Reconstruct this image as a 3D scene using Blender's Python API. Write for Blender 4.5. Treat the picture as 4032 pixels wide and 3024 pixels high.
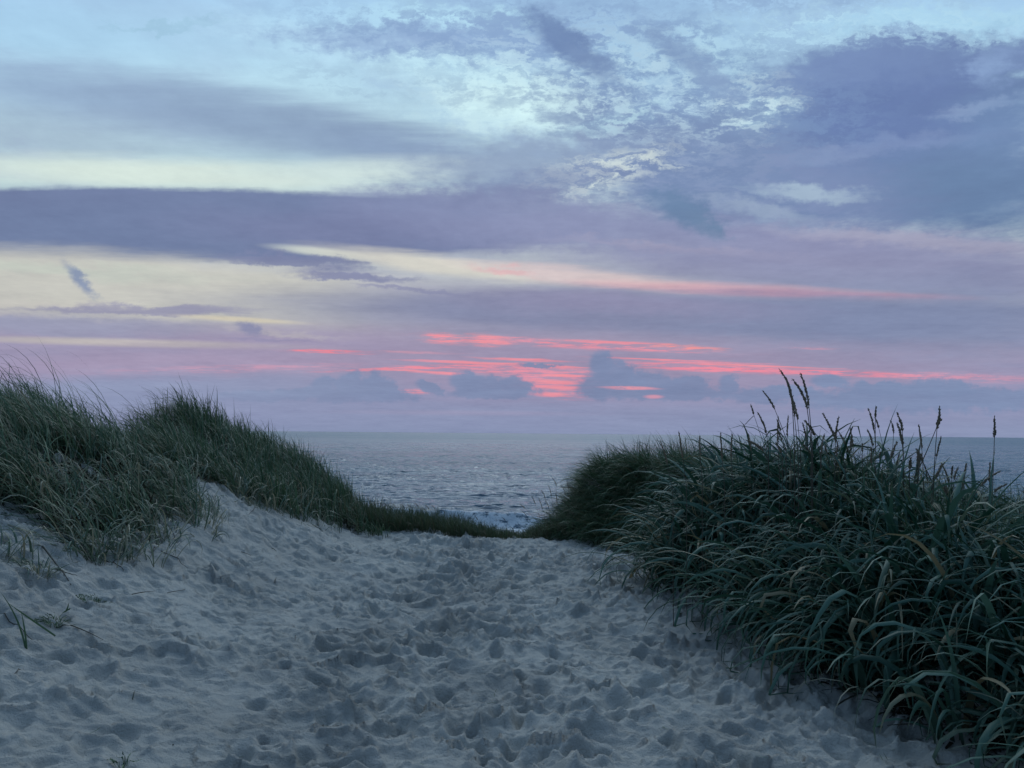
import bpy, math, random
import numpy as np
from math import radians as R

# ------------------------------------------------------------------ clear
for o in list(bpy.data.objects):
    bpy.data.objects.remove(o)
scene = bpy.context.scene
col = scene.collection
rng = np.random.default_rng(11)
random.seed(11)

# ------------------------------------------------------------------ camera
CAM_Z = 1.6
PITCH = 3.66
ROLL = 0.5
FPX = 3028.0                     # focal length in pixels of the 4032 wide photo
cam_d = bpy.data.cameras.new("camera")
cam = bpy.data.objects.new("camera", cam_d)
col.objects.link(cam)
cam_d.sensor_width = 36.0
cam_d.lens = 36.0 * FPX / 4032.0
cam_d.clip_start = 0.05
cam_d.clip_end = 90000
cam.location = (0, 0, CAM_Z)
from mathutils import Matrix, Vector
M = Matrix.Rotation(R(90 + PITCH), 4, 'X') @ Matrix.Rotation(R(ROLL), 4, 'Z')
cam.rotation_euler = M.to_euler()
scene.camera = cam
M3 = M.to_3x3()


def ray(px, py):
    """pixel of the 2212 x 1659 view -> world direction"""
    k = 4032.0 / 2212.0
    v = Vector(((px * k - 2016) / FPX, -(py * k - 1512) / FPX, -1.0))
    return (M3 @ v).normalized()


def ang(px, py):
    d = ray(px, py)
    return 57.29578 * d.x / d.y, 57.29578 * d.z / d.y      # on an upright cloud wall far out to the west


def at(px, py, Y):
    d = ray(px, py)
    t = Y / d.y
    return Vector((d.x * t, d.y * t, CAM_Z + d.z * t))


def lin(c):
    c = c / 255.0
    return c / 12.92 if c <= 0.04045 else ((c + 0.055) / 1.055) ** 2.4


def rgb(r, g, b, a=1.0):
    return (lin(r), lin(g), lin(b), a)


# ------------------------------------------------------------------ node helper
class NT:
    def __init__(self, tree):
        self.t = tree
        tree.nodes.clear()

    def n(self, typ, **kw):
        nd = self.t.nodes.new(typ)
        ins = kw.pop('ins', {})
        for k, v in kw.items():
            setattr(nd, k, v)
        for k, v in ins.items():
            s = nd.inputs[k]
            if hasattr(v, 'is_output') or isinstance(v, bpy.types.NodeSocket):
                self.t.links.new(v, s)
            else:
                s.default_value = v
        return nd

    def math(self, op, a, b=0.0, c=0.0, clamp=False):
        nd = self.n('ShaderNodeMath', operation=op, use_clamp=clamp, ins={0: a, 1: b, 2: c})
        return nd.outputs[0]

    def vmath(self, op, a, b=(0, 0, 0), scale=None):
        ins = {0: a, 1: b}
        nd = self.n('ShaderNodeVectorMath', operation=op, ins=ins)
        if scale is not None:
            if isinstance(scale, bpy.types.NodeSocket):
                self.t.links.new(scale, nd.inputs['Scale'])
            else:
                nd.inputs['Scale'].default_value = scale
        return nd.outputs['Value'] if op in ('LENGTH', 'DOT_PRODUCT') else nd.outputs[0]

    def xyz(self, x, y, z=0.0):
        return self.n('ShaderNodeCombineXYZ', ins={0: x, 1: y, 2: z}).outputs[0]

    def noise(self, vec, scale, detail=4, rough=0.55, dist=0.0, lac=2.0):
        return self.n('ShaderNodeTexNoise', noise_dimensions='2D' if False else '3D',
                      ins={'Vector': vec, 'Scale': scale, 'Detail': detail, 'Roughness': rough,
                           'Distortion': dist, 'Lacunarity': lac})

    def smooth(self, v, a, b, lo=0.0, hi=1.0):
        nd = self.n('ShaderNodeMapRange', interpolation_type='SMOOTHSTEP',
                    ins={0: v, 1: a, 2: b, 3: lo, 4: hi})
        return nd.outputs[0]

    def mix(self, f, a, b, blend='MIX'):
        nd = self.n('ShaderNodeMix', data_type='RGBA', blend_type=blend)
        for s, v in ((nd.inputs[0], f), (nd.inputs[6], a), (nd.inputs[7], b)):
            if isinstance(v, bpy.types.NodeSocket):
                self.t.links.new(v, s)
            else:
                s.default_value = v
        return nd.outputs[2]

    def ramp(self, v, stops, interp='LINEAR'):
        nd = self.n('ShaderNodeValToRGB', ins={0: v})
        nd.color_ramp.interpolation = interp
        e = nd.color_ramp.elements
        while len(e) > 1:
            e.remove(e[-1])
        e[0].position = stops[0][0]
        e[0].color = stops[0][1]
        for p, c in stops[1:]:
            k = e.new(p)
            k.color = c
        return nd.outputs[0]


# ------------------------------------------------------------------ sky (world)
world = bpy.data.worlds.new("World")
scene.world = world
world.use_nodes = True
W = NT(world.node_tree)
tc = W.n('ShaderNodeTexCoord').outputs['Generated']
D = W.vmath('NORMALIZE', tc)
sp = W.n('ShaderNodeSeparateXYZ', ins={0: D}).outputs
yc = W.math('DIVIDE', 57.29578, W.math('MAXIMUM', sp[1], 0.3))
az = W.math('MULTIPLY', sp[0], yc)
el = W.math('MULTIPLY', sp[2], yc)
zz = W.math('ADD', W.math('MAXIMUM', sp[2], 0.0), 0.10)
q = W.xyz(W.math('DIVIDE', sp[0], zz), W.math('DIVIDE', sp[1], zz), 0)     # where the view meets a flat cloud deck
nA = W.noise(q, 2.4, 6, 0.62)           # broad billows
nB = W.noise(q, 13.0, 5, 0.62)          # small broken puffs
nS = W.noise(W.xyz(W.math('MULTIPLY', az, 0.10), W.math('MULTIPLY', el, 1.1), 3.0), 1.0, 5, 0.6)   # long low streaks
nC = W.noise(W.xyz(az, W.math('MULTIPLY', el, 1.25), 7.0), 0.85, 6, 0.62)
nF = W.noise(W.xyz(W.math('MULTIPLY', az, 0.16), W.math('MULTIPLY', el, 2.6), 1.0), 1.0, 4, 0.65)   # fine low streaks
amp = W.math('MULTIPLY_ADD', W.math('MAXIMUM', el, 0.0), 0.16, 0.35)
cA = W.n('ShaderNodeSeparateColor', ins={0: nA.outputs['Color']}).outputs
cF = W.n('ShaderNodeSeparateColor', ins={0: nF.outputs['Color']}).outputs
nG = W.noise(W.xyz(W.math('MULTIPLY', az, 0.45), W.math('MULTIPLY', el, 5.5), 5.0), 1.0, 4, 0.7)   # fibres of the lit streaks
cC = W.n('ShaderNodeSeparateColor', ins={0: nC.outputs['Color']}).outputs
cS = W.n('ShaderNodeSeparateColor', ins={0: nS.outputs['Color']}).outputs
Px = W.math('MULTIPLY_ADD', W.math('MULTIPLY_ADD', cA[0], 2.2, -1.1), amp, az)
Px = W.math('ADD', Px, W.math('MULTIPLY_ADD', cS[0], 5.0, -2.5))
Py = W.math('MULTIPLY_ADD', W.math('MULTIPLY_ADD', cA[1], 1.0, -0.5), amp, el)
Py = W.math('ADD', Py, W.math('MULTIPLY_ADD', cS[1], 0.9, -0.45))
Px = W.math('MULTIPLY_ADD', W.math('MULTIPLY_ADD', cC[0], 0.9, -0.45), amp, Px)
Py = W.math('MULTIPLY_ADD', W.math('MULTIPLY_ADD', cC[1], 0.5, -0.25), amp, Py)
Qx = W.math('ADD', az, W.math('MULTIPLY_ADD', cC[0], 1.5, -0.75))
Qy = W.math('ADD', el, W.math('MULTIPLY_ADD', cC[1], 0.9, -0.45))
fA, fB, fS, fC, fF = nA.outputs['Fac'], nB.outputs['Fac'], nS.outputs['Fac'], nC.outputs['Fac'], nF.outputs['Fac']
Sx = W.math('ADD', az, W.math('MULTIPLY_ADD', cS[0], 5.0, -2.5))
Sy = W.math('ADD', el, W.math('MULTIPLY_ADD', cS[1], 0.7, -0.35))
Fx = W.math('ADD', az, W.math('MULTIPLY_ADD', cF[0], 5.0, -2.5))
Fy = W.math('ADD', el, W.math('MULTIPLY_ADD', cF[1], 0.5, -0.25))
fG = nG.outputs['Fac']
fib = W.smooth(W.math('MULTIPLY_ADD', fG, .6, W.math('MULTIPLY', fF, .4)), .44, .57, .12, 1.0)
nM = W.noise(W.xyz(W.math('MULTIPLY', Px, 0.62), W.math('MULTIPLY', Py, 1.35), 9.0), 1.0, 4, 0.6)   # mackerel ripples
fM = nM.outputs['Fac']
net = W.smooth(fM, .40, .62)
netd = W.smooth(W.math('MULTIPLY_ADD', fM, .5, W.math('MULTIPLY', fB, .5)), .57, .42)
COORDS = {True: (Px, Py), 'soft': (Qx, Qy), False: (az, el), 'silk': (Sx, Sy), 'fine': (Fx, Fy)}

# clear evening air seen through the gaps
elf = W.math('DIVIDE', W.math('ADD', el, 5.0), 60.0, clamp=True)


def E(y):
    return (ang(1106, y)[1] + 5.0) / 60.0


cur = W.ramp(elf, [(0.0, rgb(128, 143, 178)), (E(930), rgb(139, 152, 186)), (E(880), rgb(146, 152, 188)), (E(820), rgb(155, 154, 190)),
                   (E(740), rgb(168, 160, 188)), (E(640), rgb(186, 187, 198)), (E(560), rgb(192, 201, 206)),
                   (E(400), rgb(186, 212, 218)), (E(230), rgb(186, 221, 236)), (E(90), rgb(176, 216, 240)),
                   (E(0), rgb(166, 206, 238)), (1.0, rgb(140, 180, 220))])


def blob(cx, cy, rx, ry, tilt, c, op=1.0, edge=0.4, kA=0.0, kB=0.0, kS=0.0, kC=0.0, kF=0.0, warped=True, fibres=False):
    """one bank or streak of cloud on the sky dome: centre/half sizes given in photo pixels, turned into degrees"""
    global cur
    a, e = ang(cx, cy)
    a1, _ = ang(cx + 20, cy)
    _, e1 = ang(cx, cy - 20)
    sx, sy = (a1 - a) / 20.0, (e1 - e) / 20.0
    return blob2(a, e, rx * sx, ry * sy, tilt, c, op, edge, kA, kB, kS, kC, kF, warped, fibres=fibres)


def blob2(a, e, rx, ry, tilt, c, op=1.0, edge=0.4, kA=0.0, kB=0.0, kS=0.0, kC=0.0, kF=0.0, warped=True, apply=True, fibres=False):
    # plain float maths only: Cycles keeps the order of the nodes then and its stack stays small
    global cur
    X, Y = COORDS[warped]
    ct, st = math.cos(R(tilt)), math.sin(R(tilt))
    ax, ay, ac = ct / rx, -st / rx, -(a * ct - e * st) / rx
    bx, by, bc = st / ry, ct / ry, -(a * st + e * ct) / ry
    u = W.math('MULTIPLY_ADD', X, ax, W.math('MULTIPLY_ADD', Y, ay, ac))
    v = W.math('MULTIPLY_ADD', X, bx, W.math('MULTIPLY_ADD', Y, by, bc))
    d = W.math('MULTIPLY_ADD', u, u, W.math('MULTIPLY', v, v))
    d = W.math('SQRT', d)
    for k, f in ((kA, fA), (kB, fB), (kS, fS), (kC, fC), (kF, fF)):
        if k:
            d = W.math('MULTIPLY_ADD', f, k, d)
            d = W.math('SUBTRACT', d, k * 0.5)
    m = W.smooth(d, 1 - edge, 1 + edge, op, 0.0)
    if fibres:
        m = W.math('MULTIPLY', m, net if fibres == 'net' else (netd if fibres == 'dark' else fib))
    if not apply:
        return m
    cur = W.mix(m, cur, c if isinstance(c, bpy.types.NodeSocket) else rgb(*c))
    return m


# --- general deck of thin broken cloud (also covers what lies outside the photo)
deck = W.smooth(fA, 0.46, 0.62)
deckc = W.ramp(elf, [(0.0, rgb(128, 143, 178)), (0.25, rgb(150, 150, 186)), (0.5, rgb(142, 158, 192)), (1.0, rgb(125, 150, 190))])
side = W.smooth(W.math('ABSOLUTE', az), 30.0, 50.0, 0.25, 0.85)
cur = W.mix(W.math('MULTIPLY', deck, side), cur, deckc)

# --- top: puffy broken layer, centre and right
puff = W.smooth(W.math('MULTIPLY_ADD', fM, 0.45, W.math('MULTIPLY_ADD', fB, 0.25, W.math('MULTIPLY', fA, 0.30))), 0.425, 0.58)
reg = blob2(*ang(1500, 130), 24, 8.5, 0, None, .8, .3, apply=False)
cur = W.mix(W.math('MULTIPLY', puff, reg), cur, rgb(134, 164, 203))

# left: diffuse grey veil
blob(60, 60, 420, 60, 4, (160, 200, 230), .6, .8, warped='silk')
blob(250, 215, 480, 60, 8, (140, 165, 200), .75, .75, kS=.6, warped='silk')
blob(620, 275, 430, 62, 10, (137, 160, 190), .75, .7, kS=.6, warped='silk')
blob(880, 320, 200, 42, 8, (130, 152, 186), .65, .7, kS=.6, warped='silk')
blob(60, 290, 340, 55, 4, (150, 170, 195), .6, .8, kS=.5, warped='silk')
blob(380, 48, 120, 9, -3, (150, 190, 215), .6, .7, kB=.8)
blob(760, 90, 190, 34, 10, (188, 226, 246), .6, .8)
# bright openings
blob(1120, 225, 190, 58, 8, (214, 246, 248), 1, .6, kB=1.2)
blob(950, 35, 200, 28, 4, (182, 225, 245), .8, .6, kB=1.0)
blob(960, 150, 160, 40, 10, (192, 230, 244), .75, .7, kB=1.0)
blob(820, 75, 210, 30, 3, (140, 168, 208), .6, .6, kB=1.6)
blob(1000, 100, 230, 32, 3, (140, 168, 208), .6, .6, kB=1.6)
blob(330, 375, 440, 30, 2, (214, 230, 222), .95, .7, kS=.6, warped='silk')
blob(820, 368, 260, 24, -2, (206, 224, 222), .75, .7, kS=.6, warped='silk')

# right: great slate bank
blob(1950, 300, 400, 215, 5, (104, 127, 170), .97, .34, kA=.9, kB=.5)
blob(1600, 400, 360, 115, 6, (122, 140, 180), .95, .45, kA=.9, kB=.4)
blob(1430, 310, 240, 80, 20, (130, 150, 186), .85, .5, kA=.8, kB=.9)
blob(1960, 130, 260, 60, -6, (108, 131, 178), .85, .40, kA=.9, kB=.9)
blob(1900, 240, 240, 80, 0, (100, 122, 172), .8, .8)
blob(1760, 330, 120, 16, -4, (140, 158, 194), .5, .8, kB=1.2)
blob(2120, 225, 80, 16, -8, (146, 168, 204), .7, .7, kB=1.2)
blob(2010, 300, 160, 18, -6, (128, 148, 190), .6, .8, kB=1.2)
blob(2140, 410, 200, 90, 0, (104, 132, 170), .8, .7, kA=.4)
blob(2190, 250, 120, 80, 0, (112, 142, 182), .5, .8)
blob(2000, 40, 220, 22, -4, (172, 216, 240), .7, .6, kB=1.6)
blob(2110, 130, 40, 40, 60, (150, 180, 220), .5, .8, kB=1.4)
blob(1650, 225, 70, 45, -30, (178, 212, 228), .85, .5, kB=1.5)
blob(1560, 150, 110, 50, 20, (172, 212, 232), .6, .6, kB=1.6)
blob(1300, 200, 330, 110, 0, (196, 228, 240), .55, .7, fibres='net')
blob(1640, 215, 90, 60, -20, (196, 222, 232), .8, .6, fibres='net')
blob(1800, 55, 380, 45, -4, (182, 222, 242), .7, .6, fibres='net')
blob(1340, 245, 140, 14, -18, (170, 205, 222), .7, .7, kB=.8)
blob(1400, 150, 420, 130, 12, (128, 158, 198), .85, .6, fibres='dark')
blob(930, 75, 300, 55, 6, (134, 164, 204), .8, .7, fibres='dark')
blob(900, 195, 260, 40, 10, (150, 180, 208), .6, .8, fibres='dark')
blob(1560, 300, 180, 90, -40, (122, 146, 184), .7, .7, fibres='dark')
blob(1200, 60, 260, 40, 0, (138, 168, 208), .6, .8, fibres='dark')
blob(1560, 430, 260, 70, 10, (112, 134, 174), .6, .7, kB=1.0, fibres='dark')
blob(1500, 330, 300, 80, 16, (118, 140, 180), .65, .7, kB=1.0, fibres='dark')
blob(1800, 150, 200, 40, -8, (118, 142, 186), .6, .7, kB=1.2)
blob(1150, 420, 260, 36, -6, (118, 136, 174), .6, .7, kB=1.0, fibres='dark')
# dark diagonal rags
blob(1215, 85, 92, 32, 38, (108, 134, 178), .9, .5, kB=.8, kC=1.6, warped='soft')
blob(1290, 145, 66, 22, 34, (120, 146, 186), .7, .6, kB=.9, kC=1.6, warped='soft')
blob(1480, 120, 110, 26, 36, (130, 158, 196), .8, .6, kB=.9, kC=1.6, warped='soft')
blob(1560, 190, 70, 26, 40, (134, 160, 196), .6, .6, kB=.9, kC=1.6, warped='soft')
# middle cloud
blob(1150, 345, 260, 46, -8, (138, 158, 190), .8, .6, kA=.6, kB=1.0)
blob(1270, 385, 175, 50, -14, (206, 220, 220), .95, .5, kB=.8, fibres='net')
blob(1130, 400, 190, 34, -8, (128, 145, 182), .75, .5, kB=1.0)
# left: long flat bank with a crisp upper edge
blob(300, 486, 900, 80, 0, (114, 129, 166), 1, .10, kS=.16, kC=.10, warped='silk')
blob(1060, 468, 330, 62, 3, (130, 141, 178), .95, .35, kA=.5, kB=.3)
blob(60, 500, 420, 60, 0, (112, 129, 166), .7, .8)
blob(800, 505, 340, 45, 2, (122, 130, 168), .7, .8)
blob(1480, 520, 480, 55, 4, (140, 148, 184), .9, .5, kA=.6, kS=.6)
blob(1950, 545, 420, 46, 3, (144, 148, 184), .85, .6, kS=.8, warped='silk')
blob(1750, 412, 105, 15, 2, (166, 188, 208), .8, .7, kB=.8)
blob(1640, 452, 100, 15, 8, (160, 178, 202), .6, .8, kB=.8)
blob(1480, 455, 78, 30, 26, (104, 132, 168), .9, .55, kB=.6, kC=1.6, warped='soft')
blob(1530, 490, 40, 18, 40, (110, 136, 170), .7, .6, kB=.6, kC=1.6, warped='soft')
blob(1980, 525, 260, 16, 6, (168, 168, 192), .7, .7, kS=.9)
blob(1560, 545, 260, 9, 4, (172, 166, 190), .6, .8, kS=.9)
blob(1850, 590, 620, 50, 2, (144, 148, 182), .9, .6, kS=.5, warped='silk')
# under the bank: pale gap, left
blob(250, 620, 640, 72, 3, (206, 206, 198), .92, .35, kS=.5, warped='silk')
blob(90, 580, 300, 14, 2, (202, 210, 200), .7, .7, kS=.6)
blob(700, 545, 100, 9, 6, (206, 214, 208), .9, .6, kS=.6, warped=False)
blob(950, 572, 230, 19, 7, (218, 216, 206), .95, .6, kS=.6, warped='silk')
blob(1300, 602, 260, 16, 6, (216, 200, 202), .95, .6, kS=.7, warped='silk')
blob(1100, 583, 60, 8, 6, (226, 178, 184), .7, .8, kS=.5)
blob(1640, 628, 330, 12, 2, (232, 182, 188), 1, .7, kS=.5, warped='silk')
blob(1780, 636, 230, 6, 1, (240, 160, 172), .8, .8, kS=.5, warped='silk')
blob(640, 570, 150, 12, 4, (126, 134, 170), .9, .5, kS=.8)
blob(760, 598, 120, 9, 3, (128, 134, 172), .85, .5, kS=.8)
blob(900, 628, 110, 6, 3, (140, 142, 176), .7, .6, kS=.8)
blob(172, 604, 44, 11, 48, (134, 150, 182), .9, .7, kC=1.2, kB=.6, warped='soft')
# lavender bank, centre to right
blob(1500, 680, 900, 52, 1, (134, 141, 175), .94, .45, kS=.5, warped='silk')
blob(2000, 690, 460, 80, 0, (130, 144, 180), .75, .8)
blob(1350, 655, 300, 25, 2, (150, 146, 180), .6, .8)
blob(280, 668, 240, 11, 0, (152, 152, 182), .85, .5, kS=.9)
blob(150, 706, 280, 20, 1, (156, 160, 188), .85, .6, kS=.7)
blob(60, 655, 160, 7, 1, (208, 206, 200), .7, .7, kS=.5)
blob(520, 690, 110, 5, 3, (220, 212, 190), .9, .7, kS=.3, warped=False)
blob(300, 741, 330, 8, 1, (208, 202, 194), .9, .6, kS=.5, warped=False)
blob(620, 722, 130, 6, 3, (196, 192, 194), .7, .7, kS=.5)
blob(540, 712, 28, 11, 15, (136, 144, 180), .9, .6, kB=.8, kC=1.6, warped='soft')
blob(600, 738, 110, 4, 1, (146, 146, 182), .8, .6, kS=.6)
# warm zone above the horizon
blob(1150, 790, 900, 60, 1, (160, 149, 180), .8, .7, kS=.6)
blob(350, 790, 460, 26, -2, (176, 160, 190), .6, .7, kS=.6)
pk = (250, 142, 160)
blob(965, 731, 52, 11, 4, (255, 150, 162), .95, .55, kF=.8, kB=.7, warped='fine', fibres=True)
blob(1062, 735, 40, 13, 4, (255, 152, 162), .95, .55, kF=.8, kB=.7, warped='fine', fibres=True)
blob(1250, 744, 260, 8, 3, (246, 150, 168), .95, .6, kF=1.6, warped='fine', fibres=True)
blob(1470, 750, 90, 5.5, 2, (255, 154, 154), 1, .6, kF=1.2, warped='fine', fibres=True)
blob(700, 759, 82, 4, 1, (252, 134, 150), 1, .6, kF=.8, warped='fine', fibres=True)
blob(900, 762, 90, 2.5, 1, (216, 160, 182), .7, .7, kF=.8, warped='fine', fibres=True)
blob(500, 797, 240, 7, -2, (216, 158, 184), .75, .7, kF=1.2, warped='fine', fibres=True)
blob(900, 795, 180, 4, -3, pk, .95, .6, kF=1.4, warped='fine', fibres=True)
blob(1120, 800, 150, 13, 2, (246, 150, 170), .9, .5, kF=3.2, warped='fine', fibres=True)
blob(1200, 830, 85, 24, 3, (240, 148, 170), .85, .5, kF=3.4, warped='fine', fibres=True)
blob(905, 846, 36, 5, 0, (240, 148, 165), .9, .6, kF=.8, warped='fine', fibres=True)
blob(1530, 793, 160, 9, 2, (250, 142, 162), .95, .5, kF=1.8, warped='fine', fibres=True)
blob(1800, 806, 330, 7, 1.5, (248, 140, 162), .95, .6, kF=1.2, warped='fine', fibres=True)
blob(2080, 815, 200, 9, 1.5, (214, 158, 184), .6, .7, kF=.8, warped='fine', fibres=True)
blob(1560, 783, 110, 3, 1, (238, 150, 172), .8, .6, kF=.8, warped='fine', fibres=True)
blob(1745, 753, 50, 3, 1, (220, 156, 178), .8, .6, kF=.6, warped='fine', fibres=True)
for (x, y, rx, ry) in [(1010, 783, 120, 2.2), (1130, 776, 90, 2), (1190, 792, 60, 2.6), (1215, 812, 50, 3), (1185, 824, 60, 3), (1210, 838, 60, 3.2), (1180, 852, 40, 3), (960, 806, 60, 2.5), (860, 800, 60, 2.2), (1420, 776, 110, 2), (1650, 790, 140, 2.2), (1330, 740, 90, 3)]:
    blob(x, y, rx, ry, 1.5, (250, 148, 162), .85, .75, kF=1.0, warped='fine')
# far cumulus heads on the horizon, blue grey
cu = (128, 143, 181)
for (x, y, rx, ry, t) in [(700, 832, 30, 17, -10), (765, 832, 44, 26, 0), (825, 838, 44, 26, 25), (770, 852, 130, 18, 0),
                          (1005, 822, 34, 20, 0), (1040, 832, 60, 22, 0), (1112, 832, 34, 22, 0), (1060, 850, 95, 12, 0),
                          (1300, 790, 26, 30, 0), (1335, 806, 60, 26, 28), (1290, 836, 44, 28, 0), (1400, 826, 80, 22, 10),
                          (1490, 832, 45, 20, 0), (1440, 850, 170, 16, 0), (1165, 790, 42, 5, 0), (930, 838, 34, 12, 20), (1575, 828, 22, 18, 0), (660, 850, 60, 12, 0), (1700, 846, 70, 12, 0), (560, 856, 90, 12, 0),
                          (1790, 824, 40, 14, 0), (1900, 840, 90, 16, 0), (2030, 838, 80, 20, 0), (2000, 862, 330, 28, 0), (1640, 856, 60, 18, 0)]:
    blob(x, y, rx, ry, t, cu if x < 1700 else (128, 146, 184), .94, .28, kC=1.5, warped='soft')
blob(1360, 838, 52, 3.5, 1, (244, 156, 170), .9, .6, kS=.6, warped=False, fibres=True)
blob(1412, 857, 18, 4, 0, (226, 156, 178), .8, .6, warped=False)
# horizon murk
blob(250, 850, 520, 40, -2, (146, 160, 194), .7, .6, kS=.3)
blob(1000, 892, 220, 5, 0, (174, 160, 190), .6, .8, kS=.4, warped=False)
blob(1300, 915, 1800, 32, 1, (143, 154, 190), .6, .8)

tex = W.math('MULTIPLY_ADD', fA, .34, .83)
tex = W.math('MULTIPLY_ADD', fB, .20, W.math('SUBTRACT', tex, .10))
low = W.smooth(el, 20, 7, .05, .26)
tex = W.math('MULTIPLY_ADD', W.math('SUBTRACT', fS, .5), low, tex)
cur = W.mix(1.0, cur, W.n('ShaderNodeCombineColor', ins={0: tex, 1: tex, 2: W.math('MULTIPLY_ADD', tex, .8, .2)}).outputs[0], 'MULTIPLY')
lift = W.math('MULTIPLY', W.smooth(sp[2], .56, .85, 1.0, 1.3), W.smooth(sp[2], .12, .34, .93, 1.05))        # unseen sky overhead is brightened to put more light on the ground
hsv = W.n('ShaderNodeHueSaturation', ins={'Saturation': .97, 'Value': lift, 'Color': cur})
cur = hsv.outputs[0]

# darker eastern half of the dusk sky (behind the camera)
back = W.smooth(sp[1], 0.55, -0.5, 0.0, 1.0)
east = W.ramp(elf, [(0.0, rgb(58, 80, 110)), (0.4, rgb(66, 92, 130)), (1.0, rgb(96, 130, 172))])
cur = W.mix(W.math('MULTIPLY', back, 0.95), cur, east)
sky = W.n('ShaderNodeTexSky', sky_type='NISHITA')
sky.sun_disc = False
sky.sun_elevation = R(-5.0)
sky.sun_rotation = R(4.0)
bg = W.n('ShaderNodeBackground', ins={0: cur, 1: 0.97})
bg2 = W.n('ShaderNodeBackground', ins={0: sky.outputs[0], 1: 0.05})
add = W.n('ShaderNodeAddShader', ins={0: bg.outputs[0], 1: bg2.outputs[0]})
outw = W.n('ShaderNodeOutputWorld', ins={0: add.outputs[0]})
world.cycles.sampling_method = 'MANUAL'
world.cycles.sample_map_resolution = 512

# soft glow of the bright gap in the cloud (no disc, no hard shadows)
sd = bpy.data.lights.new("sun", 'SUN')
sd.energy = 0.88
sd.angle = R(45)
sd.color = (0.90, 0.97, 1.0)
sun = bpy.data.objects.new("sun", sd)
col.objects.link(sun)
sun.rotation_euler = (R(47), 0, R(176))

scene.view_settings.view_transform = 'Standard'
scene.view_settings.look = 'None'
scene.view_settings.gamma = 1
scene.view_settings.exposure = 0
scene.view_settings.use_curve_mapping = False
scene.cycles.max_bounces = 4
scene.cycles.diffuse_bounces = 3
scene.cycles.glossy_bounces = 2
scene.cycles.use_denoising = True
#SKYEND

# ------------------------------------------------------------------ noise on arrays
def hash2(ix, iy, k):
    h = (ix.astype(np.int64) * 374761393 + iy.astype(np.int64) * 668265263 + k * 1274126177) & 0xffffffff
    h = ((h ^ (h >> 13)) * 1274126177) & 0xffffffff
    h = (h ^ (h >> 16)) & 0xffffffff
    return h / 4294967295.0


def vnoise(x, y, k=0):
    """gradient noise, about -0.7..0.7"""
    ix, iy = np.floor(x), np.floor(y)
    fx, fy = x - ix, y - iy
    ux, uy = fx * fx * fx * (fx * (fx * 6 - 15) + 10), fy * fy * fy * (fy * (fy * 6 - 15) + 10)

    def g(dx, dy):
        a = hash2(ix + dx, iy + dy, k) * 6.2831853
        return np.cos(a) * (fx - dx) + np.sin(a) * (fy - dy)
    a = g(0, 0) * (1 - ux) + g(1, 0) * ux
    b = g(0, 1) * (1 - ux) + g(1, 1) * ux
    return a * (1 - uy) + b * uy


def fbm(x, y, k=0, o=4, gain=0.5):
    r, a = 0, 1.0
    for i in range(o):
        r = r + a * vnoise(x * 2 ** i, y * 2 ** i, k + i)
        a *= gain
    return r


def worley(x, y, k=0, jit=0.9):
    ix, iy = np.floor(x), np.floor(y)
    f1 = np.full(x.shape, 9.0)
    f2 = np.full(x.shape, 9.0)
    idv = np.zeros(x.shape)
    for dx in (-1, 0, 1):
        for dy in (-1, 0, 1):
            cx, cy = ix + dx, iy + dy
            px = cx + 0.5 + jit * (hash2(cx, cy, k) - 0.5)
            py = cy + 0.5 + jit * (hash2(cx, cy, k + 7) - 0.5)
            d = (x - px) ** 2 + (y - py) ** 2
            hh = hash2(cx, cy, k + 13)
            near = d < f1
            f2 = np.where(near, f1, np.minimum(f2, d))
            idv = np.where(near, hh, idv)
            f1 = np.where(near, d, f1)
    return np.sqrt(f1), np.sqrt(f2), idv


def sst(a, b, x):
    t = np.clip((x - a) / (b - a), 0, 1)
    return t * t * (3 - 2 * t)


# ------------------------------------------------------------------ the lie of the land
SEA = -4.4
FX_Y = [-6, 2.2, 3.0, 4.0, 5.0, 6.5, 8.0, 8.6, 9.3, 10.3, 11.0, 11.5, 12.2, 13.2, 16]
FX_X = [4.4, 3.4, 2.82, 2.26, 1.86, 1.74, 1.36, 1.42, 2.05, 2.20, 1.75, 1.35, .92, .7, .7]      # foot of the right-hand dune
TR_Y = [-6, 2, 4, 5.5, 7.5, 9.5, 11, 12.5, 14, 18]
TR_H = [.5, .38, .5, .72, .98, .95, .95, .98, .75, .5]


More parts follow.
